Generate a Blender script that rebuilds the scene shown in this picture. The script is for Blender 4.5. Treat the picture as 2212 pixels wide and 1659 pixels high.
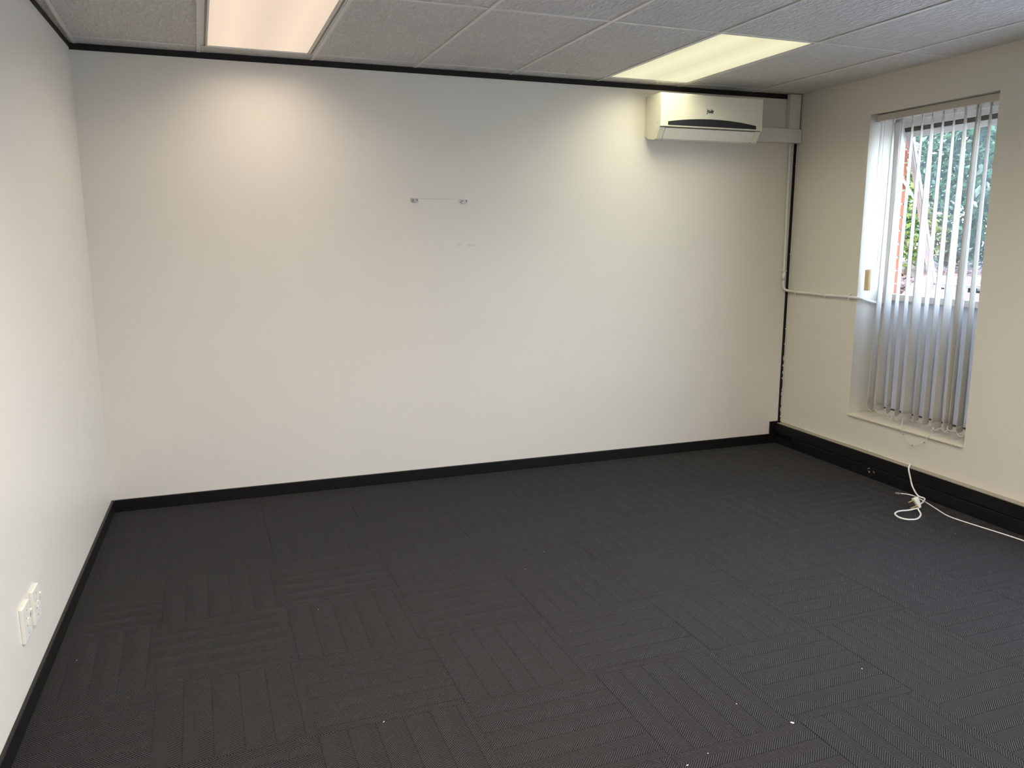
import bpy, bmesh, math, random
from mathutils import Vector, Matrix
random.seed(7)
for o in list(bpy.data.objects): bpy.data.objects.remove(o)
sc = bpy.context.scene
COL = sc.collection
PI = math.pi

# ------------------------------------------------------------------ camera
F_PX, PITCH, YAW, ROLL = 1742.93, -0.18075, 0.3539, -0.00092
CAM = Vector((0.6165, -4.9336, 1.5505))
fwd = Vector((math.sin(YAW)*math.cos(PITCH), math.cos(YAW)*math.cos(PITCH), math.sin(PITCH)))
rt = Vector((math.cos(YAW), -math.sin(YAW), 0)); up = rt.cross(fwd)
rx = rt*math.cos(ROLL)+up*math.sin(ROLL); ux = up*math.cos(ROLL)-rt*math.sin(ROLL)
cd = bpy.data.cameras.new('camera'); cam = bpy.data.objects.new('camera', cd); COL.objects.link(cam)
m = Matrix((rx, ux, -fwd)).transposed().to_4x4(); m.translation = CAM
cam.matrix_world = m
cd.sensor_fit = 'HORIZONTAL'; cd.sensor_width = 36; cd.lens = F_PX/2212*36; cd.clip_start = .02
sc.camera = cam

# ------------------------------------------------------------------ view, sky, sun
sc.view_settings.view_transform = 'Standard'; sc.view_settings.look = 'None'
sc.view_settings.gamma = 1; sc.view_settings.use_curve_mapping = False
sc.view_settings.exposure = 0.77
w = bpy.data.worlds.new('sky'); sc.world = w; w.use_nodes = True
nt = w.node_tree; nt.nodes.clear()
tc = nt.nodes.new('ShaderNodeTexCoord'); sx = nt.nodes.new('ShaderNodeSeparateXYZ')
rp = nt.nodes.new('ShaderNodeValToRGB'); bg = nt.nodes.new('ShaderNodeBackground'); wo = nt.nodes.new('ShaderNodeOutputWorld')
nt.links.new(tc.outputs['Generated'], sx.inputs[0]); nt.links.new(sx.outputs['Z'], rp.inputs[0])
rp.color_ramp.elements[0].position = 0.0; rp.color_ramp.elements[0].color = (.90, .95, 1, 1)
rp.color_ramp.elements[1].position = .7; rp.color_ramp.elements[1].color = (.46, .64, 1, 1)
nt.links.new(rp.outputs[0], bg.inputs[0]); bg.inputs[1].default_value = 7.5
nt.links.new(bg.outputs[0], wo.inputs[0])
sd = bpy.data.lights.new('sun', 'SUN'); sd.energy = 5.0; sd.color = (1, .93, .80); sd.angle = .01
so = bpy.data.objects.new('sun', sd); COL.objects.link(so)
so.rotation_euler = Vector((.62, .25, -.75)).to_track_quat('-Z', 'Y').to_euler()
so.location = (-6, -6, 12)
LAMP_W = 46.0

# ------------------------------------------------------------------ room numbers (metres)
H, W = 2.5375, 4.623
RA, LA = 0.0206, 0.0194
YB = -7.2                                   # wall behind the viewer
GX, GY, GA = 0.0287, 0.167, 0.01206         # ceiling grid
OX, OY, CT, FA = 1.8131, -2.0506, 0.4899, 0.0149   # carpet tiles
nR = math.hypot(1, RA); nL = math.hypot(1, LA)
def ID(x, y, z): return Vector((x, y, z))
def RW(s, o, z): return Vector((W, 0, z)) + Vector((-RA, -1, 0))*(s/nR) + Vector((1, -RA, 0))*(o/nR)   # right wall: along, outward, up
def LW(s, i, z): return Vector((0, 0, z)) + Vector((-LA, -1, 0))*(s/nL) + Vector((1, -LA, 0))*(i/nL)   # left wall: along, inward, up
def CG(u, v, z): return Vector((GX, -GY, H)) + Vector((math.cos(GA), math.sin(GA), 0))*u + Vector((math.sin(GA), -math.cos(GA), 0))*v + Vector((0, 0, z))

# ------------------------------------------------------------------ materials
class NT:
    def __init__(s, name):
        s.m = bpy.data.materials.new(name); s.m.use_nodes = True; s.t = s.m.node_tree
        s.b = s.t.nodes['Principled BSDF']; s.out = s.t.nodes['Material Output']
    def n(s, kind, **kw):
        x = s.t.nodes.new('ShaderNode'+kind)
        for k, v in kw.items(): setattr(x, k, v)
        return x
    def l(s, a, b): s.t.links.new(a, b)
    def math(s, op, a, b=None, c=None):
        x = s.n('Math', operation=op)
        for i, v in enumerate((a, b, c)):
            if v is None: continue
            if isinstance(v, (int, float)): x.inputs[i].default_value = v
            else: s.l(v, x.inputs[i])
        return x.outputs[0]
    def mix(s, f, a, b):
        x = s.n('Mix', data_type='RGBA')
        for sock, v in ((x.inputs[0], f), (x.inputs[6], a), (x.inputs[7], b)):
            if isinstance(v, (int, float)): sock.default_value = v
            elif isinstance(v, tuple): sock.default_value = (*v, 1)
            else: s.l(v, sock)
        return x.outputs[2]
    def noise(s, vec, scale, detail=3, rough=.5):
        x = s.n('TexNoise'); x.inputs['Scale'].default_value = scale; x.inputs['Detail'].default_value = detail
        x.inputs['Roughness'].default_value = rough
        if vec: s.l(vec, x.inputs['Vector'])
        return x.outputs[0]
    def bump(s, h, strength, dist):
        x = s.n('Bump'); x.inputs['Strength'].default_value = strength; x.inputs['Distance'].default_value = dist
        s.l(h, x.inputs['Height']); s.l(x.outputs[0], s.b.inputs['Normal'])
    def ramp(s, v, a, b):
        x = s.n('MapRange'); x.inputs[1].default_value = a; x.inputs[2].default_value = b; s.l(v, x.inputs[0]); return x.outputs[0]
def basic(name, col, rough=.5, metal=0, var=.06, scale=12, bump=0, spec=.5):
    k = NT(name); g = k.n('NewGeometry').outputs['Position']
    f = k.noise(g, scale, 4)
    a = tuple(c*(1-var) for c in col); b = tuple(min(1, c*(1+var)) for c in col)
    k.l(k.mix(f, a, b), k.b.inputs['Base Color'])
    k.b.inputs['Roughness'].default_value = rough; k.b.inputs['Metallic'].default_value = metal
    k.b.inputs['Specular IOR Level'].default_value = spec
    if bump: k.bump(k.noise(g, scale*8, 3), .4, bump)
    return k.m
def paint(name, col, rough, marks=()):
    k = NT(name); g = k.n('NewGeometry').outputs['Position']
    f = k.noise(g, 1.3, 5, .6); f2 = k.noise(g, 7, 3)
    c = k.mix(f, tuple(v*.975 for v in col), tuple(min(1, v*1.02) for v in col))
    sp = k.n('SeparateXYZ'); k.l(g, sp.inputs[0])
    for (cx, cz, hx, hz, soft, amt) in marks:
        dx = k.ramp(k.math('ABSOLUTE', k.math('SUBTRACT', sp.outputs[0], cx)), hx+soft, hx-soft)
        dz = k.ramp(k.math('ABSOLUTE', k.math('SUBTRACT', sp.outputs[2], cz)), hz+soft, hz-soft)
        c = k.mix(k.math('MULTIPLY', k.math('MULTIPLY', dx, dz), amt), c, (.18, .17, .15))
    k.l(c, k.b.inputs['Base Color'])
    k.b.inputs['Roughness'].default_value = rough; k.b.inputs['Specular IOR Level'].default_value = .35
    k.bump(k.noise(g, 140, 2), .12, .0006)
    return k.m
M = {}
WALL = (.77, .735, .675)
M['wall_back'] = paint('white_wall_paint_back', WALL, .42, [(1.945, 1.7785, .11, .0012, .0009, .45), (2.087, 1.499, .009, .004, .006, .3), (2.151, 1.499, .011, .004, .008, .35), (2.18, 1.495, .022, .002, .007, .25), (2.135, 1.735, .002, .012, .004, .12)])
M['wall'] = paint('white_wall_paint', WALL, .38)
M['wall_r'] = paint('cream_wall_paint', (.70, .67, .595), .5)
M['black'] = basic('black_gloss_paint', (.0075, .007, .007), .42, var=.3, scale=20, bump=.001, spec=.3)
M['blackgap'] = basic('black_gap', (.008, .007, .007), .8, var=.3)
M['tbar'] = basic('white_enamel_grid', (.78, .77, .75), .4, var=.04)
M['plastic'] = basic('white_pvc', (.74, .73, .70), .35, var=.03)
M['acplastic'] = basic('ivory_plastic', (.76, .74, .62), .33, var=.03, scale=5)
M['acflap'] = basic('ivory_flap', (.78, .77, .69), .28, var=.03)
M['acblack'] = basic('black_smoked_plastic', (.018, .020, .022), .3, var=.1)
M['logo'] = basic('navy_print', (.03, .04, .06), .5)
M['alu'] = basic('white_window_enamel', (.70, .68, .66), .4, var=.05)
M['steel'] = basic('galvanised_steel', (.52, .52, .52), .4, .7, var=.1, scale=60)
M['brass'] = basic('brass', (.62, .45, .22), .3, .9)
M['dark'] = basic('dark_hole', (.03, .022, .015), .8)
M['switch'] = basic('switch_plastic', (.80, .79, .72), .35, var=.03)
M['cable'] = basic('white_cable_pvc', (.80, .79, .76), .4, var=.03)
M['wood'] = basic('beige_cord_weight', (.72, .58, .36), .5, var=.08, scale=30)
M['rail'] = basic('shaded_beige_headrail', (.50, .47, .40), .4, var=.04)  # beige darkened to carry the backlit shade on its room face
M['sill'] = basic('cream_sill_paint', (.70, .64, .52), .45, var=.06)
M['seal'] = basic('brown_weather_strip', (.06, .045, .035), .6, var=.2)
M['topstrip'] = basic('shaded_beige_ledge', (.32, .29, .23), .6, var=.12, scale=18)  # beige paint, darkened further to hold the shade on the ledge
M['mortar'] = basic('mortar', (.55, .47, .40), .9, var=.15, scale=60, bump=.002)
M['brick'] = basic('red_clay_brick', (.42, .13, .07), .85, var=.25, scale=40, bump=.002)
M['plaster_out'] = basic('pink_garden_plaster', (.55, .42, .38), .85, var=.08, scale=5, bump=.002)
M['soil'] = basic('garden_soil', (.10, .06, .035), .95, var=.3, scale=9, bump=.01)
M['bounce_ground'] = basic('pale_bounce_ground', (.48, .45, .41), .9, var=.12, scale=3)  # ground colour lightened to bounce more daylight onto the ceiling
M['bark'] = basic('bark', (.12, .085, .06), .9, var=.4, scale=25, bump=.01)
M['lint'] = basic('white_lint', (.8, .8, .8), .8)
M['slab'] = basic('concrete_slab', (.4, .4, .4), .9)
M['paperscrap'] = basic('cream_paper', (.75, .66, .42), .7)

def carpet():
    k = NT('charcoal_herringbone_carpet')
    oc = k.n('TexCoord').outputs['Object']; sp = k.n('SeparateXYZ'); k.l(oc, sp.inputs[0])
    x, y = sp.outputs[0], sp.outputs[1]
    bw = .0455
    q = k.math('DIVIDE', k.math('ADD', y, .245), bw)
    tri = k.math('PINGPONG', q, 1.0)
    nz = k.noise(oc, 60, 2)
    ph = k.math('DIVIDE', k.math('ADD', x, k.math('MULTIPLY', tri, bw*.95)), .0088)
    ph = k.math('ADD', ph, k.math('MULTIPLY', nz, .35))
    rib = k.math('ADD', k.math('MULTIPLY', k.math('SINE', k.math('MULTIPLY', ph, 2*PI)), .5), .5)
    # dark thread where two bands meet
    fr = k.math('PINGPONG', k.math('MULTIPLY', q, .5), .5)
    seam = k.math('MULTIPLY', k.ramp(fr, .022, .006), .75)
    gp = k.n('NewGeometry').outputs['Position']
    wear = k.noise(gp, 2.2, 6, .65); fine = k.noise(gp, 260, 2)
    rib = k.ramp(rib, .12, .88)
    h = k.math('MULTIPLY', rib, k.math('SUBTRACT', 1.0, k.math('MULTIPLY', seam, .8)))
    c = k.mix(k.math('POWER', h, 1.4), (.0010, .0010, .0010), (.054, .0525, .0525))
    c2 = k.mix(k.math('MULTIPLY', k.ramp(wear, .48, .75), .30), c, (.034, .032, .029))
    c3 = k.mix(k.math('MULTIPLY', fine, .2), c2, (.011, .0105, .010))
    k.l(c3, k.b.inputs['Base Color'])
    k.b.inputs['Roughness'].default_value = .95; k.b.inputs['Specular IOR Level'].default_value = .12
    k.b.inputs['Sheen Weight'].default_value = .06; k.b.inputs['Sheen Roughness'].default_value = .5
    hh = k.math('ADD', h, k.math('MULTIPLY', fine, .5))
    k.bump(hh, 1.0, .004)
    return k.m
M['carpet'] = carpet()
def panelmat():
    k = NT('textured_ceiling_board')
    g = k.n('NewGeometry').outputs['Position']
    mp = k.n('Mapping'); mp.inputs['Scale'].default_value = (1, .38, 1); mp.inputs['Rotation'].default_value = (0, 0, .25); k.l(g, mp.inputs[0])
    a = k.noise(mp.outputs[0], 64, 3, .55); b = k.noise(mp.outputs[0], 34, 2)
    h = k.math('ADD', k.ramp(a, .40, .64), k.math('MULTIPLY', b, .5))
    c = k.mix(k.noise(g, 3, 4), (.68, .665, .65), (.75, .735, .72))
    k.l(k.mix(k.math('MULTIPLY', k.ramp(a, .46, .62), .28), c, (.92, .91, .90)), k.b.inputs['Base Color'])
    k.b.inputs['Roughness'].default_value = .8; k.b.inputs['Specular IOR Level'].default_value = .25
    k.bump(h, 1.0, .009)
    return k.m
M['panel'] = panelmat()
def diffuser(name, col, strength):
    k = NT(name); oc = k.n('TexCoord').outputs['Object']; sp = k.n('SeparateXYZ'); k.l(oc, sp.inputs[0])
    # two tubes show faintly through the prismatic acrylic
    t = k.math('PINGPONG', k.math('ADD', sp.outputs[0], .15), .15)
    rib = k.math('MULTIPLY', k.math('SINE', k.math('MULTIPLY', sp.outputs[0], 900)), .02)
    glow = k.math('ADD', k.ramp(t, .15, .0), rib)
    em = k.n('Emission'); em.inputs[0].default_value = (*col, 1)
    k.l(k.math('MULTIPLY', k.math('ADD', k.math('MULTIPLY', glow, .14), .90), strength), em.inputs[1])
    k.l(em.outputs[0], k.out.inputs[0]); return k.m
def fabric(name, col, tr):
    k = NT(name); g = k.n('NewGeometry').outputs['Position']
    c = k.mix(k.noise(g, 300, 2), tuple(v*.96 for v in col), col)
    d = k.n('BsdfDiffuse'); t = k.n('BsdfTranslucent'); mx = k.n('MixShader'); mx.inputs[0].default_value = tr
    k.l(c, d.inputs[0]); k.l(c, t.inputs[0]); k.l(d.outputs[0], mx.inputs[1]); k.l(t.outputs[0], mx.inputs[2]); k.l(mx.outputs[0], k.out.inputs[0]); return k.m
M['vane'] = fabric('cream_blind_fabric', (.82, .80, .75), .45)
M['frost'] = fabric('white_obscured_glass', (.66, .67, .70), .24)
def leafmat(name, a, b, tr=.35):
    k = NT(name); g = k.n('NewGeometry').outputs['Position']; oi = k.n('NewGeometry').outputs['Random Per Island']
    c = k.mix(oi, a, b)
    d = k.n('BsdfDiffuse'); t = k.n('BsdfTranslucent'); mx = k.n('MixShader'); mx.inputs[0].default_value = tr
    gl = k.n('BsdfGlossy'); gl.inputs['Roughness'].default_value = .35; m2 = k.n('MixShader'); m2.inputs[0].default_value = .06
    k.l(c, d.inputs[0]); k.l(c, t.inputs[0]); k.l(d.outputs[0], mx.inputs[1]); k.l(t.outputs[0], mx.inputs[2])
    k.l(mx.outputs[0], m2.inputs[1]); k.l(gl.outputs[0], m2.inputs[2]); k.l(m2.outputs[0], k.out.inputs[0]); return k.m
M['leafA'] = leafmat('green_leaves', (.012, .045, .018), (.045, .115, .045))
M['leafB'] = leafmat('yellow_green_leaves', (.02, .06, .018), (.17, .20, .03))
M['litter'] = leafmat('dry_leaf_litter', (.08, .035, .022), (.17, .09, .065), .1)
def glass():
    k = NT('dusty_sky_veil_glass')
    tr = k.n('BsdfTransparent'); tr.inputs[0].default_value = (.93, .96, .97, 1)
    gl = k.n('BsdfGlossy'); gl.inputs['Roughness'].default_value = .02
    df = k.n('BsdfTranslucent'); df.inputs[0].default_value = (.80, .88, 1, 1)  # bluish veil: the sky's reflection put into the dirt film's colour
    g = k.n('NewGeometry').outputs['Position']
    m1 = k.n('MixShader'); k.l(k.math('ADD', k.math('MULTIPLY', k.noise(g, 6, 4), .006), .006), m1.inputs[0])
    m2 = k.n('MixShader'); m2.inputs[0].default_value = .05
    k.l(tr.outputs[0], m1.inputs[1]); k.l(df.outputs[0], m1.inputs[2]); k.l(m1.outputs[0], m2.inputs[1]); k.l(gl.outputs[0], m2.inputs[2])
    k.l(m2.outputs[0], k.out.inputs[0]); return k.m
M['glass'] = glass()

# ------------------------------------------------------------------ mesh helpers
class MB:
    def __init__(s): s.bm = bmesh.new()
    def box(s, a, b, f=ID, bevel=0):
        vs = []
        for z in (a[2], b[2]):
            for y in (a[1], b[1]):
                for x in (a[0], b[0]): vs.append(s.bm.verts.new(f(x, y, z)))
        fs = [s.bm.faces.new([vs[i] for i in q]) for q in ((0, 2, 3, 1), (4, 5, 7, 6), (0, 1, 5, 4), (2, 6, 7, 3), (0, 4, 6, 2), (1, 3, 7, 5))]
        if bevel:
            es = list({e for q in fs for e in q.edges})
            bmesh.ops.bevel(s.bm, geom=es, offset=bevel, segments=2, affect='EDGES', profile=.6)
        return s
    def prism(s, pts, lo, hi, place):
        A = [s.bm.verts.new(place(p[0], p[1], lo)) for p in pts]; B = [s.bm.verts.new(place(p[0], p[1], hi)) for p in pts]
        n = len(pts); s.bm.faces.new(A); s.bm.faces.new(B[::-1])
        for i in range(n): s.bm.faces.new([A[i], B[i], B[(i+1) % n], A[(i+1) % n]])
        return s
    def tube(s, path, r, seg=10, cap=True):
        path = [Vector(p) for p in path]; rings = []; prev = None
        for i, p in enumerate(path):
            t = (path[min(i+1, len(path)-1)]-path[max(i-1, 0)]).normalized()
            if prev is None:
                a = t.orthogonal().normalized()
            else:
                a = (prev - t*prev.dot(t)).normalized()
            prev = a; b = t.cross(a)
            rr = r[i] if isinstance(r, (list, tuple)) else r
            rings.append([s.bm.verts.new(p+(a*math.cos(2*PI*k/seg)+b*math.sin(2*PI*k/seg))*rr) for k in range(seg)])
        for q, w_ in zip(rings, rings[1:]):
            for k in range(seg): s.bm.faces.new([q[k], q[(k+1) % seg], w_[(k+1) % seg], w_[k]])
        if cap: s.bm.faces.new(rings[0][::-1]); s.bm.faces.new(rings[-1])
        return s
    def ball(s, c, r, u=6, v=4):
        bmesh.ops.create_uvsphere(s.bm, u_segments=u, v_segments=v, radius=r, matrix=Matrix.Translation(c)); return s
    def grid(s, rows):
        R = [[s.bm.verts.new(p) for p in r] for r in rows]
        for a, b in zip(R, R[1:]):
            for i in range(len(a)-1): s.bm.faces.new([a[i], a[i+1], b[i+1], b[i]])
        return s
    def build(s, name, mat, parent=None, smooth=False, norm=True, origin=None):
        if norm: bmesh.ops.recalc_face_normals(s.bm, faces=s.bm.faces)
        if origin is not None:
            bmesh.ops.translate(s.bm, verts=s.bm.verts, vec=-Vector(origin))
        me = bpy.data.meshes.new(name); s.bm.to_mesh(me); s.bm.free()
        if smooth:
            for p in me.polygons: p.use_smooth = True
        me.materials.append(M[mat] if isinstance(mat, str) else mat)
        o = bpy.data.objects.new(name, me); COL.objects.link(o)
        if origin is not None: o.location = origin
        if parent is not None: child(o, parent)
        return o
PW = {}
def child(o, parent):
    o.parent = parent
    o.matrix_parent_inverse = PW[parent.name].inverted() if parent.name in PW else Matrix.Identity(4)
def empty(name, loc):
    o = bpy.data.objects.new(name, None); COL.objects.link(o); o.location = loc; o.empty_display_size = .1
    PW[o.name] = Matrix.Translation(loc); return o
def tag(o, label, cat, group=None):
    o['label'] = label; o['category'] = cat
    if group: o['group'] = group
    return o
def struct(o): o['kind'] = 'structure'; return o
def smooth_path(pts, n=8):
    pts = [Vector(p) for p in pts]; out = []
    for i in range(len(pts)-1):
        p0, p1, p2, p3 = pts[max(i-1, 0)], pts[i], pts[i+1], pts[min(i+2, len(pts)-1)]
        for k in range(n):
            t = k/n
            out.append(.5*((2*p1)+(p2-p0)*t+(2*p0-5*p1+4*p2-p3)*t*t+(3*p1-p0-3*p2+p3)*t**3))
    out.append(pts[-1]); return out

# ================================================================== STRUCTURE
# floor: slab + carpet tiles
floor = struct(MB().box((-.1, YB-.1, -.12), (W+.1, .1, -.0075)).build('floor', 'slab'))
tile_me = None
xa = Vector((1, FA, 0)).normalized(); ya = Vector((FA, -1, 0)).normalized()
fa_ang = math.atan2(FA, 1)
for i in range(-4, 6):
    for j in range(-5, 11):
        # tile spans i..i+1, j..j+1 from the anchor corner
        c = Vector((OX, OY, 0))+xa*CT*(i+.5)+ya*CT*(j+.5)
        h = CT/2-.0003
        pts = [c+xa*sx_*h+ya*sy_*h for sx_, sy_ in ((-1, -1), (1, -1), (1, 1), (-1, 1))]
        inside = all(-LA*-p.y*1 - .0 <= p.x+.02 and p.x <= W+RA*p.y-.0 and YB < p.y < 0 for p in pts)
        if max(p.y for p in pts) < YB or min(p.y for p in pts) > 0 or min(p.x for p in pts) > W+RA*c.y or max(p.x for p in pts) < LA*c.y: continue
        if inside:
            if tile_me is None:
                b = MB(); b.box((-h, -h, -.0065), (h, h, 0), bevel=0)
                top = [e for e in b.bm.edges if all(v.co.z > -.001 for v in e.verts)]
                bmesh.ops.bevel(b.bm, geom=top, offset=.0007, segments=1, affect='EDGES')
                o = b.build('carpet_tile', 'carpet', floor); tile_me = o.data
            else:
                o = bpy.data.objects.new('carpet_tile', tile_me); COL.objects.link(o); child(o, floor)
            o.location = c
            o.rotation_euler = (random.uniform(-.0006, .0006), random.uniform(-.0006, .0006), fa_ang+(PI/2 if (i+j) % 2 else 0)+PI+random.uniform(-.002, .002))
        else:
            # cut tile at the wall: clip the outline
            rot = fa_ang+PI+(PI/2 if (i+j) % 2 else 0)
            b = MB(); b.box((-h, -h, -.0065), (h, h, 0))
            b.bm.transform(Matrix.Translation(c) @ Matrix.Rotation(rot, 4, 'Z'))
            for co, no in (((0, 0, 0), (0, 1, 0)), ((0, 0, 0), (-1, LA, 0)), ((W, 0, 0), (1, -RA, 0)), ((0, YB, 0), (0, -1, 0))):
                r = bmesh.ops.bisect_plane(b.bm, geom=list(b.bm.verts)+list(b.bm.edges)+list(b.bm.faces), plane_co=co, plane_no=no, clear_outer=True)
                ed = [e for e in r['geom_cut'] if isinstance(e, bmesh.types.BMEdge)]
                if ed: bmesh.ops.holes_fill(b.bm, edges=ed, sides=0)
            if len(b.bm.faces) < 5: b.bm.free(); continue
            b.bm.transform((Matrix.Translation(c) @ Matrix.Rotation(rot, 4, 'Z')).inverted())
            o = b.build('carpet_tile', 'carpet', floor); o.location = c; o.rotation_euler = (0, 0, rot)

# walls
wall_back = struct(MB().box((-.35, 0, -.1), (W+.35, .15, H+.25)).build('wall_back', 'wall_back'))
wall_left = struct(MB().box((-.2, -.15, -.1), (7.5, 0, H+.25), lambda s, i, z: LW(s, i, z)).build('wall_left', 'wall'))
wall_front = struct(MB().box((-.5, YB-.15, -.1), (W+.6, YB, H+.25)).build('wall_front', 'wall'))
# right wall with two window openings
S0, S1, Z0, Z1 = .708, 1.633, .370, 2.310
T0, T1 = 2.30, 4.30                       # second window, beside the viewer
V0, V1 = 5.7, 6.5                         # third window, added unseen behind the viewer for more daylight
TH = .25
wr = MB()
for a, b_ in ((-.0, S0), (S1, T0), (T1, V0), (V1, 7.4)): wr.box((a, 0, -.1), (b_, TH, H+.25), RW)
for a, b_ in ((S0, S1), (T0, T1), (V0, V1)):
    wr.box((a, 0, -.1), (b_, TH, Z0), RW); wr.box((a, 0, Z1), (b_, TH, H+.25), RW)
wall_right = struct(wr.build('wall_right', 'wall_r'))
# ceiling: slab above, boards, T-bar grid
ceiling = struct(MB().box((-.3, YB-.1, H+.12), (W+.3, .12, H+.25)).build('ceiling', 'slab'))
TB = .0095
def cell(i, j):
    u0, u1 = i*.6, (i+1)*.6; v0, v1 = j*1.2, (j+1)*1.2
    if i == -1: u0 = -.35
    if i == 7: u1 = 4.9-.25
    if j == -1: v0 = -.26
    return u0, u1, v0, v1
LIGHTS = {(1, 0): ('pink', (1, .82, .64)), (5, 0): ('yellow', (1, .95, .68)), (1, 2): ('white', (1, .89, .77)), (3, 2): ('white', (1, .93, .84)), (5, 2): ('white', (1, .93, .84)), (1, 4): ('white', (1, .90, .79)), (5, 4): ('white', (1, .93, .84))}  # the white panels are added out of view to brighten the room
def clipped(b):
    for co, no in (((0, -.001, 0), (0, 1, 0)), ((.001, 0, 0), (-1, LA, 0)), ((W-.001, 0, 0), (1, -RA, 0)), ((0, YB+.001, 0), (0, -1, 0))):
        r = bmesh.ops.bisect_plane(b.bm, geom=list(b.bm.verts)+list(b.bm.edges)+list(b.bm.faces), plane_co=co, plane_no=no, clear_outer=True)
        ed = [e for e in r['geom_cut'] if isinstance(e, bmesh.types.BMEdge)]
        if ed: bmesh.ops.holes_fill(b.bm, edges=ed, sides=0)
    return len(b.bm.faces) >= 5
for i in range(-1, 8):
    for j in range(-1, 6):
        if (i, j) in LIGHTS: continue
        u0, u1, v0, v1 = cell(i, j)
        g = .0085
        dz = random.uniform(0, .0025)
        b = MB().box((u0+g, v0+g, dz+.0005), (u1-g, v1-g, dz+.014), CG)
        if clipped(b): b.build('ceiling_board', 'panel', ceiling)
        else: b.bm.free()
for i in range(0, 8):
    b = MB().box((i*.6-TB, -.3, -.003), (i*.6+TB, 7.2, 0), CG); b.box((i*.6-.002, -.3, 0), (i*.6+.002, 7.2, .03), CG)
    if clipped(b): b.build('grid_bar', 'tbar', ceiling)
for j in range(0, 6):
    b = MB().box((-.2, j*1.2-TB, -.0022), (5, j*1.2+TB, .0006), CG)
    if clipped(b): b.build('grid_bar', 'tbar', ceiling)
# black shadow-line strips at the head of the back and left walls
struct(MB().box((0, -.007, H-.033), (4.515, 0, H-.001)).build('trim_1', 'blackgap'))
struct(MB().box((.02, 0, H-.024), (7.1, .006, H-.001), LW).build('trim_2', 'blackgap'))
# black joint in the far right corner, with chipped lower end
tr3 = MB().box((W-.023, -.004, .155), (W-.0005, 0, 2.21)); trim3 = struct(tr3.build('trim_3', 'blackgap'))
ch = MB()
for z, hgt, xo in ((.75, .012, .004), (.63, .035, .003), (.585, .015, .001), (.53, .02, .003), (.49, .012, .0), (.40, .012, .004), (.36, .03, .003), (.29, .06, .006), (.24, .03, .004)):
    ch.box((W-.012+xo, -.0055, z), (W-.003, -.004, z+hgt))
ch.build('chipped_filler', 'wall_r', trim3)
# baseboards
struct(MB().box((.016, -.014, 0), (4.53, 0, .071), bevel=.003).build('baseboard_back', 'black'))
struct(MB().box((0.0, 0, 0), (7.1, .014, .071), LW, bevel=.003).build('baseboard_left', 'black'))
bb = MB().box((0.004, -.028, 0.001), (7.1, 0, .155), RW)
bright = struct(bb.build('baseboard_right', 'black'))
HS = .158
MB().box((.006, -.048, .080), (2.3, -.020, HS-.003), RW, bevel=.003).build('upper_cover', 'black', bright)
MB().box((2.303, -.048, .080), (7.1, -.020, HS-.003), RW, bevel=.003).build('upper_cover', 'black', bright)
MB().box((.20, -.050, 0.001), (2.6, -.020, .0765), RW, bevel=.003).build('lower_cover', 'black', bright)
MB().box((2.603, -.050, 0.001), (7.1, -.020, .0765), RW, bevel=.003).build('lower_cover', 'black', bright)
MB().box((.006, -.050, .001), (.2, -.022, .022), RW, bevel=.002).build('lower_rail', 'black', bright)
MB().box((.03, -.0475, HS-.004), (7.1, -.0005, HS+.0005), RW).build('painted_ledge', 'topstrip', bright)
MB().box((4.525, -.012, 0), (W-.002, 0, .166), bevel=.002).build('corner_block', 'black', bright)
b = MB()
for k in range(9):
    s_ = 1.0+random.uniform(-.03, .03); z_ = .045+random.uniform(-.02, .02)
    b.box((s_, -.0512, z_), (s_+.008, -.050, z_+.004), RW)
b.build('scuff', 'topstrip', bright)

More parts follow.
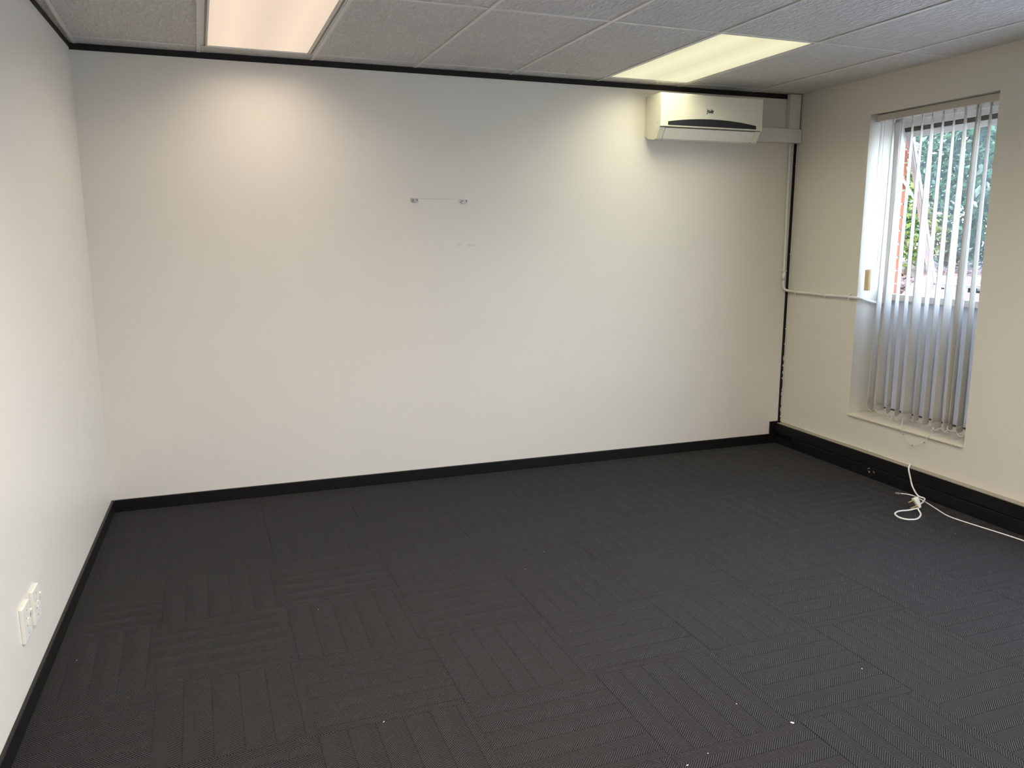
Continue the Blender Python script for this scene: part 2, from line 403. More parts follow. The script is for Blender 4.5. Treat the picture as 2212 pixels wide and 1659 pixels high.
# ================================================================== WINDOWS
def rot_sash(s, q, hgt, piv_o, piv_z, ang):   # q = thickness outwards, hgt measured down from the top
    return RW(s, piv_o+math.sin(ang)*hgt+math.cos(ang)*q, piv_z-math.cos(ang)*hgt+math.sin(ang)*q)
def window(name, a, b_, fullview):
    o0, o1 = .200, .245
    root = struct(empty(name, RW((a+b_)/2, .22, Z0)))
    fr = MB()
    jw = .045
    fr.box((a, o0, Z0), (a+jw, o1, Z1), RW, bevel=.003); fr.box((b_-jw, o0, Z0), (b_, o1, Z1), RW, bevel=.003)
    fr.box((a, o0, Z1-jw), (b_, o1, Z1), RW, bevel=.003); fr.box((a, o0, Z0), (b_, o1, Z0+.035), RW, bevel=.003)
    fr.box((a+jw, o0+.012, Z0), (a+jw+.012, o1, Z1-jw), RW); fr.box((a+jw, o0+.012, Z1-jw-.035), (b_-jw, o1, Z1-jw), RW)
    fr.build('window_frame', 'alu', root)
    tz = 1.135
    MB().box((a+jw, o0-.006, tz), (b_-jw, o1, tz+.042), RW, bevel=.003).build('transom', 'alu', root)
    MB().box((a+jw, .228, Z0+.02), (b_-jw, .238, tz+.01), RW).build('lower_pane', 'frost' if fullview else 'glass', root)
    MB().box((a+jw, .222, Z0+.035), (b_-jw, .240, Z0+.044), RW).build('bottom_seal', 'seal', root)
    # top-hung sash, pushed open at the foot
    ang = .305; po, pz = .236, 2.205; L = 1.06; st = .038; tk = .03
    f = lambda s, q, h_: rot_sash(s, q, h_, po, pz, ang)
    sa, sb = a+jw+.008, b_-jw-.008
    sm = MB()
    sm.box((sa, 0, 0), (sa+st, tk, L), f, bevel=.003); sm.box((sb-st, 0, 0), (sb, tk, L), f, bevel=.003)
    sm.box((sa+st, 0, 0), (sb-st, tk, st), f, bevel=.003); sm.box((sa+st, 0, L-st), (sb-st, tk, L), f, bevel=.003)
    sm.box((sa+st, .006, st), (sa+st+.01, tk-.006, L-st), f); sm.box((sa+st, .006, L-st-.01), (sb-st, tk-.006, L-st), f)
    sash = sm.build('sash', 'alu', root)
    MB().box((sa+st-.004, .013, st-.004), (sb-st+.004, .017, L-st+.004), f).build('pane', 'glass', sash)
    MB().box((sa+.004, -.004, -.024), (sb-.004, tk+.01, -.001), f).build('weather_strip', 'seal', sash)
    for side in (sa-.006, sb+.001):
        p1 = RW(side+.002, .235, 1.93); p2 = f(side+.003, .01, .46)
        d_ = (p2-p1); n_ = Vector((0, 0, 1)).cross(d_).normalized()*.002; v_ = d_.cross(n_).normalized()*.010
        g = MB(); vs = [g.bm.verts.new(q) for q in (p1-n_-v_, p1+n_-v_, p1+n_+v_, p1-n_+v_, p2-n_-v_, p2+n_-v_, p2+n_+v_, p2-n_+v_)]
        for q in ((0, 1, 2, 3), (4, 7, 6, 5), (0, 4, 5, 1), (1, 5, 6, 2), (2, 6, 7, 3), (3, 7, 4, 0)): g.bm.faces.new([vs[t] for t in q])
        g.box((side-.004, .225, 1.87), (side+.008, .245, 1.95), RW, bevel=.002)
        g.build('stay_arm', 'alu', sash)
    hb = MB().box((sb-.50, -.012, L-.034), (sb-.44, 0, L-.006), f, bevel=.004); hb.box((sb-.49, -.028, L-.024), (sb-.40, -.012, L-.012), f, bevel=.004)
    hb.build('handle', 'dark', sash)
    MB().box((sa+.10, -.001, L-.022), (sa+.125, .0, L-.012), f).build('drain_slot', 'seal', sash)
    # latch keeper on the left jamb
    k = MB().box((a+.052, .176, 1.125), (a+.066, .200, 1.215), RW, bevel=.003); k.box((a+.055, .168, 1.10), (a+.064, .178, 1.16), RW, bevel=.002)
    k.build('latch_keeper', 'steel', root)
    MB().box((a+.002, -.012, Z0-.012), (b_-.002, .20, Z0+.002), RW, bevel=.004).build('window_sill', 'sill', root)
    return root
window('window_1', S0, S1, True)
window('window_2', T0, T1, False)
window('added_window', V0, V1, False)
# outer brick leaf
ow = MB()
for a, b_ in ((-1.5, S0+.030), (S1-.03, T0+.03), (T1-.03, V0+.03), (V1-.03, 8)): ow.box((a, TH+.004, -.3), (b_, .286, H+.9), RW)
for a, b_ in ((S0+.03, S1-.03), (T0+.03, T1-.03), (V0+.03, V1-.03)):
    ow.box((a, TH+.004, -.3), (b_, .286, Z0), RW); ow.box((a, TH+.004, Z1), (b_, .286, H+.9), RW)
outer = struct(ow.build('wall_outside', 'mortar'))
brick_me = None
for c in range(24):
    z = .38+c*.0865
    cut = .106 if c % 2 else .22
    MB().box((S0+.036-cut, TH+.001, z), (S0+.036, .292, z+.076), RW, bevel=.003).build('brick', 'brick', outer)

# ================================================================== CEILING LIGHTS
def ceiling_light(i, j, key, col, label):
    u0, u1, v0, v1 = cell(i, j); cu, cv = (u0+u1)/2, (v0+v1)/2
    root = tag(empty('ceiling_light', CG(cu, cv, 0)), label, 'ceiling light', 'recessed fluorescent ceiling lights')
    g = TB
    f = MB(); wd = .034 if key == 'pink' else .012
    dep = .012
    if key == 'pink':
        for a in (u0+g, u1-g-wd):
            MB().box((a+wd*.42, v0+g+.03, -.0008), (a+wd*.72, v1-g-.03, .0010), CG).build('rail_slot', 'topstrip', root)
    for (a, b_, c, d_) in ((u0+g, u0+g+wd, v0+g, v1-g), (u1-g-wd, u1-g, v0+g, v1-g)):
        f.box((a, c, .0005), (b_, d_, .006), CG)
        if key == 'pink':
            f.box((a+wd*.30, c+.02, -.0045), (a+wd*.40, d_-.02, .001), CG); f.box((a+wd*.75, c+.004, -.004), (a+wd*.85, d_-.004, .001), CG)
    f.box((u0+g, v0+g, .0005), (u1-g, v0+g+.006, .006), CG); f.box((u0+g, v1-g-.012, .0005), (u1-g, v1-g, .006), CG)
    f.build('frame', 'tbar', root)
    if key == 'pink':
        for u in (u0+g+.016, u1-g-.022): MB().box((u, v0+g+.004, -.005), (u+.008, v0+g+.03, .0006), CG).build('hinge_catch', 'brass', root)
    hb = MB().box((u0+g, v0+g, .02), (u1-g, v1-g, .09), CG); hb.build('housing', 'slab', root)
    ang = math.atan2(math.sin(GA), math.cos(GA))
    e = MB().box((-(.3-g-wd), -(.6-g-.009), -.001), (.3-g-wd, .6-g-.009, .002))
    d_ = e.build('diffuser', diffuser('diffuser_'+key, DIFF[key][0], DIFF[key][1]), root)
    d_.matrix_parent_inverse = Matrix.Identity(4); d_.location = (0, 0, .002); d_.rotation_euler = (0, 0, ang)
    L = bpy.data.lights.new('fluorescent_tubes', 'AREA'); L.shape = 'RECTANGLE'; L.size = .50; L.size_y = 1.1
    L.energy = LAMP_W*EN[(i, j)]; L.color = col; L.spread = math.radians(150)
    lo = bpy.data.objects.new('fluorescent_tubes', L); COL.objects.link(lo); lo.parent = root
    lo.location = (0, 0, -.006); lo.rotation_euler = (0, 0, ang)
    return root
DIFF = {'pink': ((1, .80, .61), .55), 'yellow': ((1, .96, .64), .535), 'white': ((1, .9, .8), .55)}
EN = {(1, 0): .10, (5, 0): .12, (1, 2): .36, (3, 2): .42, (5, 2): .22, (1, 4): .45, (5, 4): .35}
LAB = {(1, 0): 'pink-tinted recessed ceiling light panel nearest the left wall, with slotted side rails', (5, 0): 'yellowish recessed ceiling light panel above the air conditioner',
       (1, 2): 'unseen ceiling light panel added for fill, overhead left of the viewer', (3, 2): 'unseen ceiling light panel added for fill, in the middle of the ceiling', (5, 2): 'unseen ceiling light panel added for fill, overhead right of the viewer',
       (1, 4): 'unseen ceiling light panel added for fill, behind the viewer on the left', (5, 4): 'unseen ceiling light panel added for fill, behind the viewer on the right'}
for (i, j), (key, col) in LIGHTS.items():
    root = ceiling_light(i, j, key, col, LAB[(i, j)])
    if key == 'pink':
        u = i*.6+.19
        sm = MB(); a = CG(u, -.075, -.004); b_ = CG(u+.012, -.02, -.004); c = CG(u+.03, .005, -.006)
        vs = [sm.bm.verts.new(p) for p in (a, CG(u+.016, -.085, -.004), c, a+Vector((0, 0, -.0012)), CG(u+.016, -.085, -.0052), c+Vector((0, 0, -.0012)))]
        for q in ((0, 1, 2), (3, 5, 4), (0, 3, 4, 1), (1, 4, 5, 2), (2, 5, 3, 0)): sm.bm.faces.new([vs[t] for t in q])
        tag(sm.build('paper_scrap', 'paperscrap'), 'small cream scrap of paper stuck on the ceiling strip below the pink-tinted light', 'paper scrap')

# ================================================================== AIR CONDITIONER
X0, X1 = 3.384, 4.164
ac = tag(empty('air_conditioner', ((X0+X1)/2, 0, 2.17)), 'ivory wall-mounted split air conditioner with black arc on its front, above grey shadow', 'air conditioner')
yz = lambda d_, z, x: Vector((x, -d_, z))
MB().prism([(.001, 2.205), (.001, 2.453), (.018, 2.457), (.186, 2.457), (.188, 2.247), (.172, 2.241), (.135, 2.205), (.125, 2.172), (.05, 2.182)], X0, X1, yz).build('body', 'acplastic', ac)
fp = MB().prism([(.186, 2.250), (.186, 2.456), (.193, 2.4575), (.200, 2.452), (.2035, 2.35), (.2035, 2.252), (.2, 2.248)], X0-.001, X1+.001, yz).build('front_panel', 'acplastic', ac)
MB().box((X0+.004, -.190, 2.2455), (X1-.004, -.16, 2.2495)).build('panel_shadow_gap', 'dark', ac)
# black arc
ax0, ax1, zb = 3.437, 4.115, 2.258
pts = [(ax0, zb), (ax1, zb)]
for k in range(0, 25):
    t = 1-k/24; x = ax0+(ax1-ax0)*t
    pts.append((x, zb+.022+.026*(1-(2*t-1)**2)))
MB().prism(pts, .2030, .2055, lambda x, z, d_: Vector((x, -d_, z))).build('black_arc', 'acblack', fp)
# outlet flap and end cheeks
fl = [(.187, 2.244), (.190, 2.240), (.150, 2.178), (.146, 2.181)]
MB().prism(fl, X0+.045, X1-.045, yz).build('outlet_flap', 'acflap', ac)
for a, b_ in ((X0+.001, X0+.042), (X1-.042, X1-.001)):
    MB().prism([(.15, 2.247), (.1885, 2.247), (.1855, 2.236), (.148, 2.178), (.11, 2.175)], a, b_, yz).build('end_cheek', 'acplastic', ac)
MB().box((X0+.0425, -.146, 2.178), (X0+.0448, -.12, 2.24)).build('flap_gap', 'dark', ac)
MB().box((X1-.0448, -.146, 2.178), (X1-.0425, -.12, 2.24)).build('flap_gap', 'dark', ac)
for k in range(5): MB().box((X0+.2+k*.09, -.149, 2.1755), (X0+.212+k*.09, -.140, 2.180)).build('flap_clip', 'acplastic', ac)
tx = bpy.data.curves.new('brand', 'FONT'); tx.body = 'Jet-Air'; tx.size = .034; tx.align_x = 'CENTER'; tx.extrude = .0006; tx.offset = .0014
to = bpy.data.objects.new('brand_tmp', tx); COL.objects.link(to)
bpy.context.view_layer.update()
me = bpy.data.meshes.new_from_object(to.evaluated_get(bpy.context.evaluated_depsgraph_get()))
bpy.data.objects.remove(to)
me.transform(Matrix.Translation((3.752, -.2042, 2.345)) @ Matrix.Rotation(PI/2, 4, 'X') @ Matrix.Diagonal((.55, 1, 1, 1)))
me.materials.clear(); me.materials.append(M['logo'])
lo = bpy.data.objects.new('lettering', me); COL.objects.link(lo); child(lo, fp)
MB().tube([(X0-.001, -.165, 2.272), (X0-.0002, -.165, 2.272)], .0025, 8).build('screw', 'dark', ac)

# trunking
MB_h = MB().box((4.150, -.055, 2.203), (4.617, -.001, 2.297), bevel=.003)
ht = tag(MB_h.build('cable_trunking', 'plastic'), 'white horizontal plastic trunking between the air conditioner and the corner', 'trunking')
vt = tag(empty('cable_trunking', (4.56, 0, 2.30)), 'white vertical plastic trunking dropping from the ceiling in the corner', 'trunking')
MB().box((4.514, -.034, 2.2985), (4.604, -.001, H-.004), bevel=.002).build('duct', 'plastic', vt)
MB().box((4.513, -.044, 2.2985), (4.605, -.034, H-.004), bevel=.003).build('cover', 'plastic', vt)

# conduit
cr = tag(empty('conduit', (4.57, 0, 1.2)), 'white electrical conduit running down the corner and along to the window', 'conduit')
p = [(4.558, -.012, 2.202), (4.5605, -.012, 1.9), (4.5655, -.012, 1.5), (4.568, -.012, 1.25), (4.569, -.012, 1.20), (4.576, -.016, 1.172), (4.590, -.028, 1.158)]
q = [RW(.055, -.012, 1.154), RW(.12, -.011, 1.150), RW(.25, -.0115, 1.151), RW(.42, -.011, 1.149), RW(.60, -.011, 1.152), RW(.69, -.010, 1.151), RW(.725, .02, 1.144), RW(.727, .06, 1.135), RW(.727, .12, 1.120), RW(.727, .198, 1.102)]
MB().tube(smooth_path(p+q, 8), .0095, 12).build('pipe', 'plastic', cr, smooth=True)
MB().tube([(4.567, -.012, 1.232), (4.568, -.012, 1.285)], .0125, 12).build('coupling', 'plastic', cr, smooth=True)
def saddle_v(x, z):
    MB().box((x-.018, -.0235, z-.005), (x+.018, -.0005, z+.005), bevel=.003).build('saddle', 'plastic', cr)
saddle_v(4.561, 1.95); saddle_v(4.568, 1.30)
for s_ in (.11, .42, .655):
    MB().box((s_-.005, -.0225, 1.133), (s_+.005, .0, 1.172), RW, bevel=.003).build('saddle', 'plastic', cr)

# thin cable down the corner then along the skirting ledge
tcab = tag(empty('thin_cable', RW(.02, 0, .16)), 'thin white cable clipped down the corner joint and along the skirting ledge', 'cable')
pth = [RW(.012, -.004, z) for z in (2.21, 2.0, 1.7, 1.4, 1.1, .8, .5, .3, .19)]+[RW(.018, -.006, .166), RW(.05, -.006, .162)]+[RW(s_, -.006, .1615+.001*math.sin(s_*9)) for s_ in (.15, .3, .45, .6, .8, 1.0, 1.15, 1.27)]
MB().tube(smooth_path(pth, 4), .003, 8).build('sheath', 'wall_r', tcab, smooth=True)
for z in (2.05, 1.42, .87, .20): MB().box((.006, -.009, z-.003), (.018, 0, z+.003), RW, bevel=.001).build('clip', 'plastic', tcab)
for s_ in (.30, .93, 1.27): MB().box((s_-.003, -.011, .1585), (s_+.003, 0, .170), RW, bevel=.001).build('clip', 'plastic', tcab)

# ================================================================== WALL BRACKETS
def bracket(x, z, label):
    r = tag(empty('wall_bracket', (x, 0, z)), label, 'bracket', 'metal hanging brackets on the back wall')
    w_, h_ = .020, .012
    pts = [(x-w_, z+h_), (x-w_, z-h_*.55), (x-w_+.005, z-h_), (x-.006, z-h_*.95), (x, z-h_*.72), (x+.006, z-h_*.95), (x+w_-.005, z-h_), (x+w_, z-h_*.55), (x+w_, z+h_)]
    MB().prism(pts, .0, .009, lambda a, b_, d_: Vector((a, -d_, b_))).build('plate', 'steel', r)
    for dx in (-.0125, .0125):
        MB().tube([(x+dx, -.0088, z+.002), (x+dx, -.0105, z+.002)], .0045, 10).build('screw', 'brass', r)
        MB().box((x+dx-.0018, -.0112, z-.002), (x+dx+.0018, -.0104, z+.006)).build('screw_slot', 'dark', r)
bracket(1.808, 1.768, 'left small metal hanging bracket on the back wall, at the pencil line start')
bracket(2.121, 1.766, 'right small metal hanging bracket on the back wall, above the grey smudges')

# ================================================================== SOCKETS ON LEFT WALL
def socket(s0, s1, z0, z1, label):
    sm_, zm = (s0+s1)/2, (z0+z1)/2
    r = tag(empty('wall_socket', LW(sm_, 0, z0)), label, 'wall socket', 'socket plates on the left wall')
    MB().box((s0, 0, z0), (s1, .012, z1), LW, bevel=.0025).build('plate', 'switch', r)
    # rocker, tilted
    rk = MB().prism([(zm+.016, .0115), (zm+.016, .0165), (zm-.016, .0135), (zm-.016, .0115)], sm_-.052, sm_-.036, lambda z, i, s: LW(s, i, z)); rk.build('rocker', 'switch', r)
    lv = MB().prism([(zm+.024, .0115), (zm+.022, .0175), (zm-.004, .0135), (zm-.006, .0115)], sm_-.052, sm_-.036, lambda z, i, s: LW(s-.0, i, z)); lv.build('switch_lever', 'switch', r)
    MB().box((sm_-.004, .0115, zm-.012), (sm_+.006, .0165, zm+.012), LW, bevel=.002).build('shutter_ridge', 'switch', r)
    for ds, dz in ((.012, .016), (.012, -.010), (-.012, -.016)):
        MB().tube([LW(sm_+ds, .0117, zm+dz), LW(sm_+ds, .0124, zm+dz)], .0035, 10).build('pin_hole', 'topstrip', r)
    for dz in (.040, -.040):
        MB().tube([LW(sm_, .0117, zm+dz), LW(sm_, .0126, zm+dz)], .0032, 10).build('screw', 'topstrip', r)
socket(1.990, 2.085, .236, .356, 'white wall socket plate with rocker on the left wall, the nearer of two')
socket(1.850, 1.940, .234, .354, 'white wall socket plate with rocker on the left wall, the farther of two')

# ================================================================== VERTICAL BLIND
bl = tag(empty('vertical_blind', RW(1.17, .05, Z0)), 'cream vertical blind with open vanes hanging in the window recess', 'blind')
MB().box((.728, .030, 2.264), (1.628, .078, 2.303), RW, bevel=.003).build('headrail', 'rail', bl)
MB().box((.722, .028, 2.262), (.745, .080, 2.306), RW, bevel=.003).build('end_cap', 'rail', bl)
VIEW = math.atan2(.72, -.69)            # direction (s, o) the vanes are mostly turned along
specs = [(.850, 4, 24, .435), (.922, 5, 36, .43), (1.0, 7, 16, .43), (1.075, 7, 17, .425), (1.152, 9, 44, .418), (1.230, 8, 20, .425), (1.303, 8, 26, .42), (1.378, 11, 40, .415), (1.455, 14, 38, .425), (1.474, 8, 16, .42), (1.543, 11, 26, .425), (1.606, 8, 22, .42)]
bots = []
for k, (s_, a0, a1, zb_) in enumerate(specs):
    rows = []; n = 20; top = 2.262; lean = random.uniform(-.006, .006); bow = random.uniform(-.004, .004)
    hw = .0445
    for r in range(n+1):
        t = r/n; z = top-(top-zb_)*t
        ang = VIEW - math.radians(a0+(a1-a0)*(t**.75))
        ww = hw*(.28+.72*min(1, t/.06)) if t < .06 else hw
        ds, do = math.cos(ang), math.sin(ang)
        cs, co_ = s_+lean*t+bow*math.sin(PI*t), .055+.003*math.sin(5*t+k)
        row = []
        for c in range(5):
            e = (c/4-.5)*2
            cur = .006*(1-e*e)*(1 if k % 3 else .5)
            row.append(RW(cs+ds*ww*e-do*cur, co_+do*ww*e+ds*cur, z))
        rows.append(row)
    vb = MB().grid(rows)
    vane = vb.build('vane', 'vane', bl, smooth=True, norm=False)
    sol = vane.modifiers.new('thickness', 'SOLIDIFY'); sol.thickness = .0009
    # carrier stem and bottom weight
    MB().box((s_-.006, .049, 2.245), (s_+.006, .061, 2.268), RW, bevel=.002).build('carrier', 'plastic', vane)
    ds, do = math.cos(ang), math.sin(ang)
    wg = MB(); fw = lambda a, b_, z, cs=cs, ds=ds, do=do, co_=co_: RW(cs+ds*a-do*b_, co_+do*a+ds*b_, z)
    wg.box((-.040, -.001, zb_-.004), (.040, .0065, zb_+.034), fw, bevel=.0015); wg.build('bottom_weight', 'vane', vane)
    bots.append((fw, zb_))
# bead chain between the weights, near edges
def beads(path, name, parent, r=.0023, step=.0065, mat='plastic', string=True):
    pts = smooth_path(path, 10); b = MB(); acc = 0
    if string: b.tube(pts, r*.45, 5)
    for a_, c_ in zip(pts, pts[1:]):
        acc += (c_-a_).length
        if acc >= step: b.ball(c_, r); acc = 0
    return b.build(name, mat, parent, smooth=True)
for k in range(len(bots)-1):
    f0, z0 = bots[k]; f1, z1 = bots[k+1]
    a_ = f0(-.042, .003, z0+.02); c_ = f1(-.042, .003, z1+.02)
    # edge nearest the room
    a2 = f0(.042, .003, z0+.02); c2 = f1(.042, .003, z1+.02)
    n_ = Vector((1, 0, 0))
    if a2.x < a_.x: a_ = a2
    if c2.x < c_.x: c_ = c2
    if k in (4, 5, 6):
        continue
    mid = (a_+c_)/2; dr = {2: .045, 3: .035, 9: .01}.get(k, .028)
    lo_ = max(mid.z-dr, Z0+.008); mid.z = lo_
    beads([a_, a_*.75+mid*.25+Vector((0, 0, -.006)), mid, c_*.75+mid*.25+Vector((0, 0, -.006)), c_], 'bead_chain', bl)
# the long loop that hangs over the sill edge
beads([RW(1.17, .012, .435), RW(1.178, -.004, .40), RW(1.183, -.016, .372), RW(1.207, -.015, .342), RW(1.240, -.015, .312), RW(1.287, -.015, .291), RW(1.335, -.015, .308), RW(1.375, -.016, .338), RW(1.395, -.017, .372), RW(1.402, -.006, .395), RW(1.41, .01, .43)], 'bead_chain', bl)
for s_, z in ((1.207, .342), (1.370, .330), (1.283, .290)): MB().box((s_-.003, -.019, z-.004), (s_+.003, -.011, z+.003), RW).build('chain_link', 'topstrip', bl)
# control chain, cords and weight
beads([RW(.757, .045, 2.262), RW(.755, .042, 2.0), RW(.748, .040, 1.7), RW(.738, .035, 1.45), RW(.733, .032, 1.365), RW(.748, .032, 1.338), RW(.785, .040, 1.342), RW(.806, .048, 1.37), RW(.808, .050, 1.45), RW(.792, .052, 1.7), RW(.780, .052, 2.0), RW(.776, .052, 2.262)], 'control_chain', bl, r=.0022, step=.008)
cw = MB()
cw.tube([RW(.760, .046, 2.262), RW(.752, .037, 1.335)], .0008, 5); cw.tube([RW(.766, .048, 2.262), RW(.760, .036, 1.335)], .0008, 5)
cw.build('cord', 'cable', bl)
MB().box((.740, .020, 1.200), (.776, .042, 1.335), RW, bevel=.003).build('cord_weight', 'wood', bl)

# ================================================================== CABLES ON THE FLOOR
pc = tag(empty('power_cable', RW(1.30, -.03, 0)), 'white power cable with three-pin plug looped on the carpet by the skirting', 'cable')
Z = .005
cp = [RW(1.285, -.012, .168), RW(1.298, -.035, .168), RW(1.312, -.056, .150), RW(1.335, -.060, .10), RW(1.36, -.064, .055), (4.505, -1.425, .022), (4.515, -1.462, .015), (4.497, -1.485, .016), (4.455, -1.515, .017), (4.40, -1.545, .016), (4.335, -1.590, .012), (4.305, -1.635, Z), (4.262, -1.675, Z), (4.20, -1.705, Z), (4.150, -1.690, Z), (4.135, -1.648, Z), (4.160, -1.595, Z), (4.215, -1.570, Z), (4.275, -1.582, .008), (4.325, -1.595, .018)]
MB().tube(smooth_path(cp, 8), .0047, 10).build('cord', 'cable', pc, smooth=True)
# plug: tapered body, pins to the left
pb = Vector((4.345, -1.592, .016)); ax = Vector((-.25, .42, .87)).normalized(); sd_ = Vector((-.93, .28, -.10)).normalized()
nn = ax.cross(sd_).normalized(); sd_ = nn.cross(ax).normalized()
g = MB(); rings = []
for t, hw_, hd in ((0, .010, .008), (.006, .013, .012), (.035, .020, .016), (.058, .023, .018), (.064, .021, .016)):
    rings.append([g.bm.verts.new(pb+ax*t+sd_*hw_*math.copysign(abs(math.cos(2*PI*k/12))**.6, math.cos(2*PI*k/12))*.75+nn*hd*math.copysign(abs(math.sin(2*PI*k/12))**.6, math.sin(2*PI*k/12))) for k in range(12)])
for a_, b_ in zip(rings, rings[1:]):
    for k in range(12): g.bm.faces.new([a_[k], a_[(k+1) % 12], b_[(k+1) % 12], b_[k]])
g.bm.faces.new(rings[0][::-1]); g.bm.faces.new(rings[-1])
plug = g.build('plug', 'switch', pc, smooth=False)
for t, off in ((.052, .0), (.018, .008), (.018, -.008)):
    a_ = pb+ax*t+nn*off+sd_*.011
    MB().tube([a_, a_+sd_*.037], .0034 if t > .05 else .0028, 10).build('pin', 'brass', plug)
dc = tag(empty('data_cable', (4.46, -1.33, 0)), 'thin white data cable with clear plug end running out to the right', 'cable')
dp = [(4.476, -1.325, .006), (4.505, -1.350, .005), (4.520, -1.385, .004), (4.512, -1.425, .004), (4.497, -1.480, .0045), (4.470, -1.560, .004), (4.440, -1.640, .004), (4.416, -1.710, .004), (4.412, -1.780, .004), (4.428, -1.90, .004), (4.452, -2.06, .004), (4.462, -2.20, .004), (4.455, -2.5, .004), (4.42, -2.9, .004), (4.40, -3.4, .004)]
MB().tube(smooth_path(dp, 8), .0034, 8).build('cord', 'cable', dc, smooth=True)
f = lambda a, b_, z: Vector((4.458, -1.308, .006))+Vector((.72, -.69, 0))*a+Vector((.69, .72, 0))*b_+Vector((0, 0, z))
MB().box((-.004, -.006, -.004), (.022, .006, .004), f, bevel=.001).build('plug_end', 'steel', dc)

# lint on the carpet
spk = [(1711, 1562, 8), (1591, 1521, 4), (1529, 1628, 4), (1485, 1654, 5), (1862, 1445, 5), (829, 1560, 4), (688, 1317, 3), (1135, 1230, 4), (166, 1427, 3), (1175, 1192, 3), (2063, 1153, 4), (1659, 967, 3), (1606, 966, 3)]
def at_floor(u, v):
    d_ = fwd+rx*((u-1106)/F_PX)-ux*((v-829.5)/F_PX); t = -CAM.z/d_.z; return CAM+d_*t
lint0 = None
for u, v, sz in spk:
    p_ = at_floor(u, v)
    g = MB(); r_ = sz*.0005
    bmesh.ops.create_icosphere(g.bm, subdivisions=1, radius=r_, matrix=Matrix.Diagonal((1.6, .7, .5, 1)))
    for v_ in g.bm.verts: v_.co *= random.uniform(.7, 1.3)
    o = g.build('lint_speck', 'lint'); o.location = (p_.x, p_.y, .001+r_*.2); o.rotation_euler = (0, 0, random.uniform(0, 3))
    tag(o, 'largest white lint speck, at a carpet tile corner low on the right' if sz == 8 else 'tiny white speck of lint lying on the dark carpet', 'lint', 'lint specks on the carpet')

# ================================================================== GARDEN OUTSIDE
struct(MB().box((W+.31, -14, -.5), (40, 25, -.3)).build('ground', 'bounce_ground'))
terr = struct(MB().prism([(6.02, -2.3), (40, -6), (40, 25), (6.02, 25), (6.02, .95), (6.3, .6), (6.02, .02)], -.3, 1.08, lambda x, y, z: Vector((x, y, z))).build('ground_terrace', 'soil'))
gw = MB().prism([(-2.3, -.3), (.98, -.3), (.98, .28), (-.09, 1.245), (-2.3, 1.26)], 5.80, 6.0, lambda y, z, x: Vector((x, y, z)))
tag(gw.build('garden_wall', 'plaster_out'), 'pale pink garden wall with sloping end outside the window', 'wall')
def leaves(b, centre, rad, n, size, rnd, shell=.35):
    for _ in range(n):
        while True:
            p_ = Vector((rnd.uniform(-1, 1), rnd.uniform(-1, 1), rnd.uniform(-1, 1)))
            if shell < p_.length < 1: break
        c = Vector(centre)+Vector((p_.x*rad[0], p_.y*rad[1], p_.z*rad[2]))
        if c.z < -.25: continue
        d_ = Vector((rnd.gauss(0, 1), rnd.gauss(0, 1), rnd.gauss(-.3, .7))).normalized(); n_ = Vector((rnd.gauss(0, .8), rnd.gauss(0, .8), rnd.gauss(.8, .5))).normalized()
        s_ = d_.cross(n_)
        if s_.length < .1: continue
        s_.normalize(); L_ = size*rnd.uniform(.7, 1.4); w_ = L_*.24
        fold = n_*(-L_*.07)
        a_, m1, m2, t_ = c, c+d_*L_*.45+s_*w_, c+d_*L_*.45-s_*w_, c+d_*L_+fold
        mid = c+d_*L_*.5+fold*.8
        V_ = [b.bm.verts.new(q_) for q_ in (a_, m1, t_, m2, mid)]
        b.bm.faces.new((V_[0], V_[1], V_[4])); b.bm.faces.new((V_[1], V_[2], V_[4])); b.bm.faces.new((V_[2], V_[3], V_[4])); b.bm.faces.new((V_[3], V_[0], V_[4]))
def tree(name, base, blobs, mat, label, cat, seed, trunk_r=.09, size=.12):
    rnd = random.Random(seed); r = tag(empty(name, base), label, cat, 'greenery outside the window')
    top = Vector(blobs[0][0])
    g = MB(); g.tube(smooth_path([base, Vector(base)*.6+top*.4+Vector((.1, -.06, 0)), top], 5), [trunk_r*(1-.06*i) for i in range(11)], 8)
    for c, rad, n in blobs[1:]:
        st_ = Vector(base)*.5+top*.5; g.tube(smooth_path([st_, (st_+Vector(c))/2+Vector((0, 0, .12)), Vector(c)], 4), [trunk_r*.5*(1-.08*i) for i in range(9)], 6)
    g.build('trunk', 'bark', r, smooth=True)
    b = MB()
    for c, rad, n in blobs: leaves(b, c, rad, n, size, rnd)
    fo = b.build('foliage', mat, r, norm=False); fo['kind'] = 'stuff'
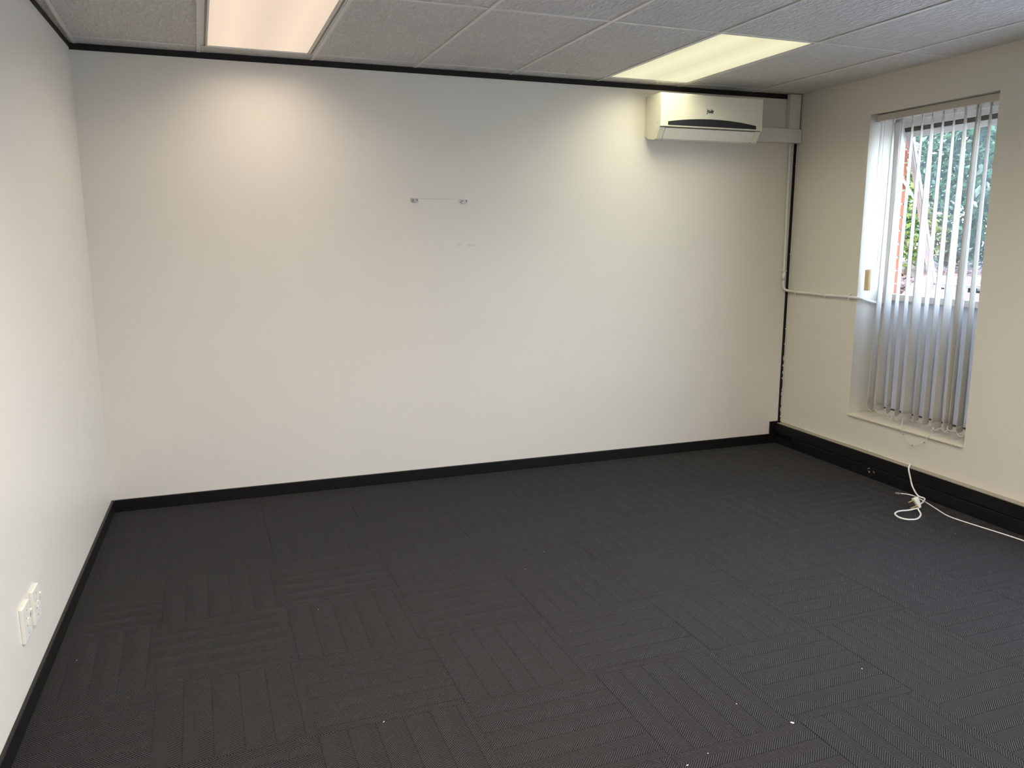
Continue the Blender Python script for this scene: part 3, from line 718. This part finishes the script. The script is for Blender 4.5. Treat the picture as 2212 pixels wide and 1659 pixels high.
tree('leafy_tree', (10.2, 2.2, 1.08), [((10.2, 2.6, 3.2), (1.3, 2.0, 1.1), 5000), ((9.6, 1.3, 2.2), (.9, 1.4, 1.0), 4200), ((9.8, 3.2, 2.1), (.8, 1.3, 1.0), 3600), ((10.6, 1.6, 4.2), (1.3, 1.8, .9), 2200)], 'leafA', 'large dense green tree filling the view behind the window pane', 'tree', 3, .09, .11)
tree('garden_shrub', (7.9, 2.15, 1.08), [((7.9, 2.2, 1.65), (.38, .55, .5), 900), ((8.0, 2.6, 2.15), (.3, .45, .4), 500)], 'leafB', 'yellow-green shrub at the left edge of the window view', 'shrub', 5, .03, .075)
tree('background_tree', (14.5, 7.0, 1.08), [((14.5, 7.0, 4.0), (2.0, 2.6, 2.0), 2000), ((15.0, 4.0, 3.4), (1.8, 2.4, 1.9), 2000)], 'leafA', 'farther green tree with bright sky showing between its leaves', 'tree', 9, .12, .2)
tree('garden_hedge', (12.0, 4.4, 1.08), [((12.0, 4.4, 1.9), (.7, 2.2, .95), 3600), ((12.2, 7.4, 2.0), (.7, 1.6, .9), 1800), ((12.2, 1.6, 1.8), (.7, 1.5, .85), 1800)], 'leafA', 'low dark green hedge behind the tree trunk outside', 'hedge', 12, .05, .12)
rnd = random.Random(4); b = MB()
for _ in range(1600):
    y = rnd.uniform(-1.6, 1.2); x = rnd.uniform(6.1, 7.6); z = 1.09+rnd.uniform(0, .05)+.10*max(0, (x-6.6))
    d_ = Vector((rnd.gauss(0, 1), rnd.gauss(0, 1), rnd.gauss(0, .35))).normalized(); s_ = d_.cross(Vector((rnd.gauss(-.5, .4), rnd.gauss(0, .4), 1))).normalized()
    c = Vector((x, y, z)); L_ = rnd.uniform(.04, .09)
    d_.z = abs(d_.z)
    V_ = [b.bm.verts.new(q_) for q_ in (c, c+d_*L_*.5+s_*L_*.25, c+d_*L_, c+d_*L_*.5-s_*L_*.25)]; b.bm.faces.new(V_)
lt = b.build('leaf_litter', 'litter', norm=False); lt['kind'] = 'stuff'; tag(lt, 'dry brown leaf litter lying behind the pale pink garden wall', 'leaf litter')
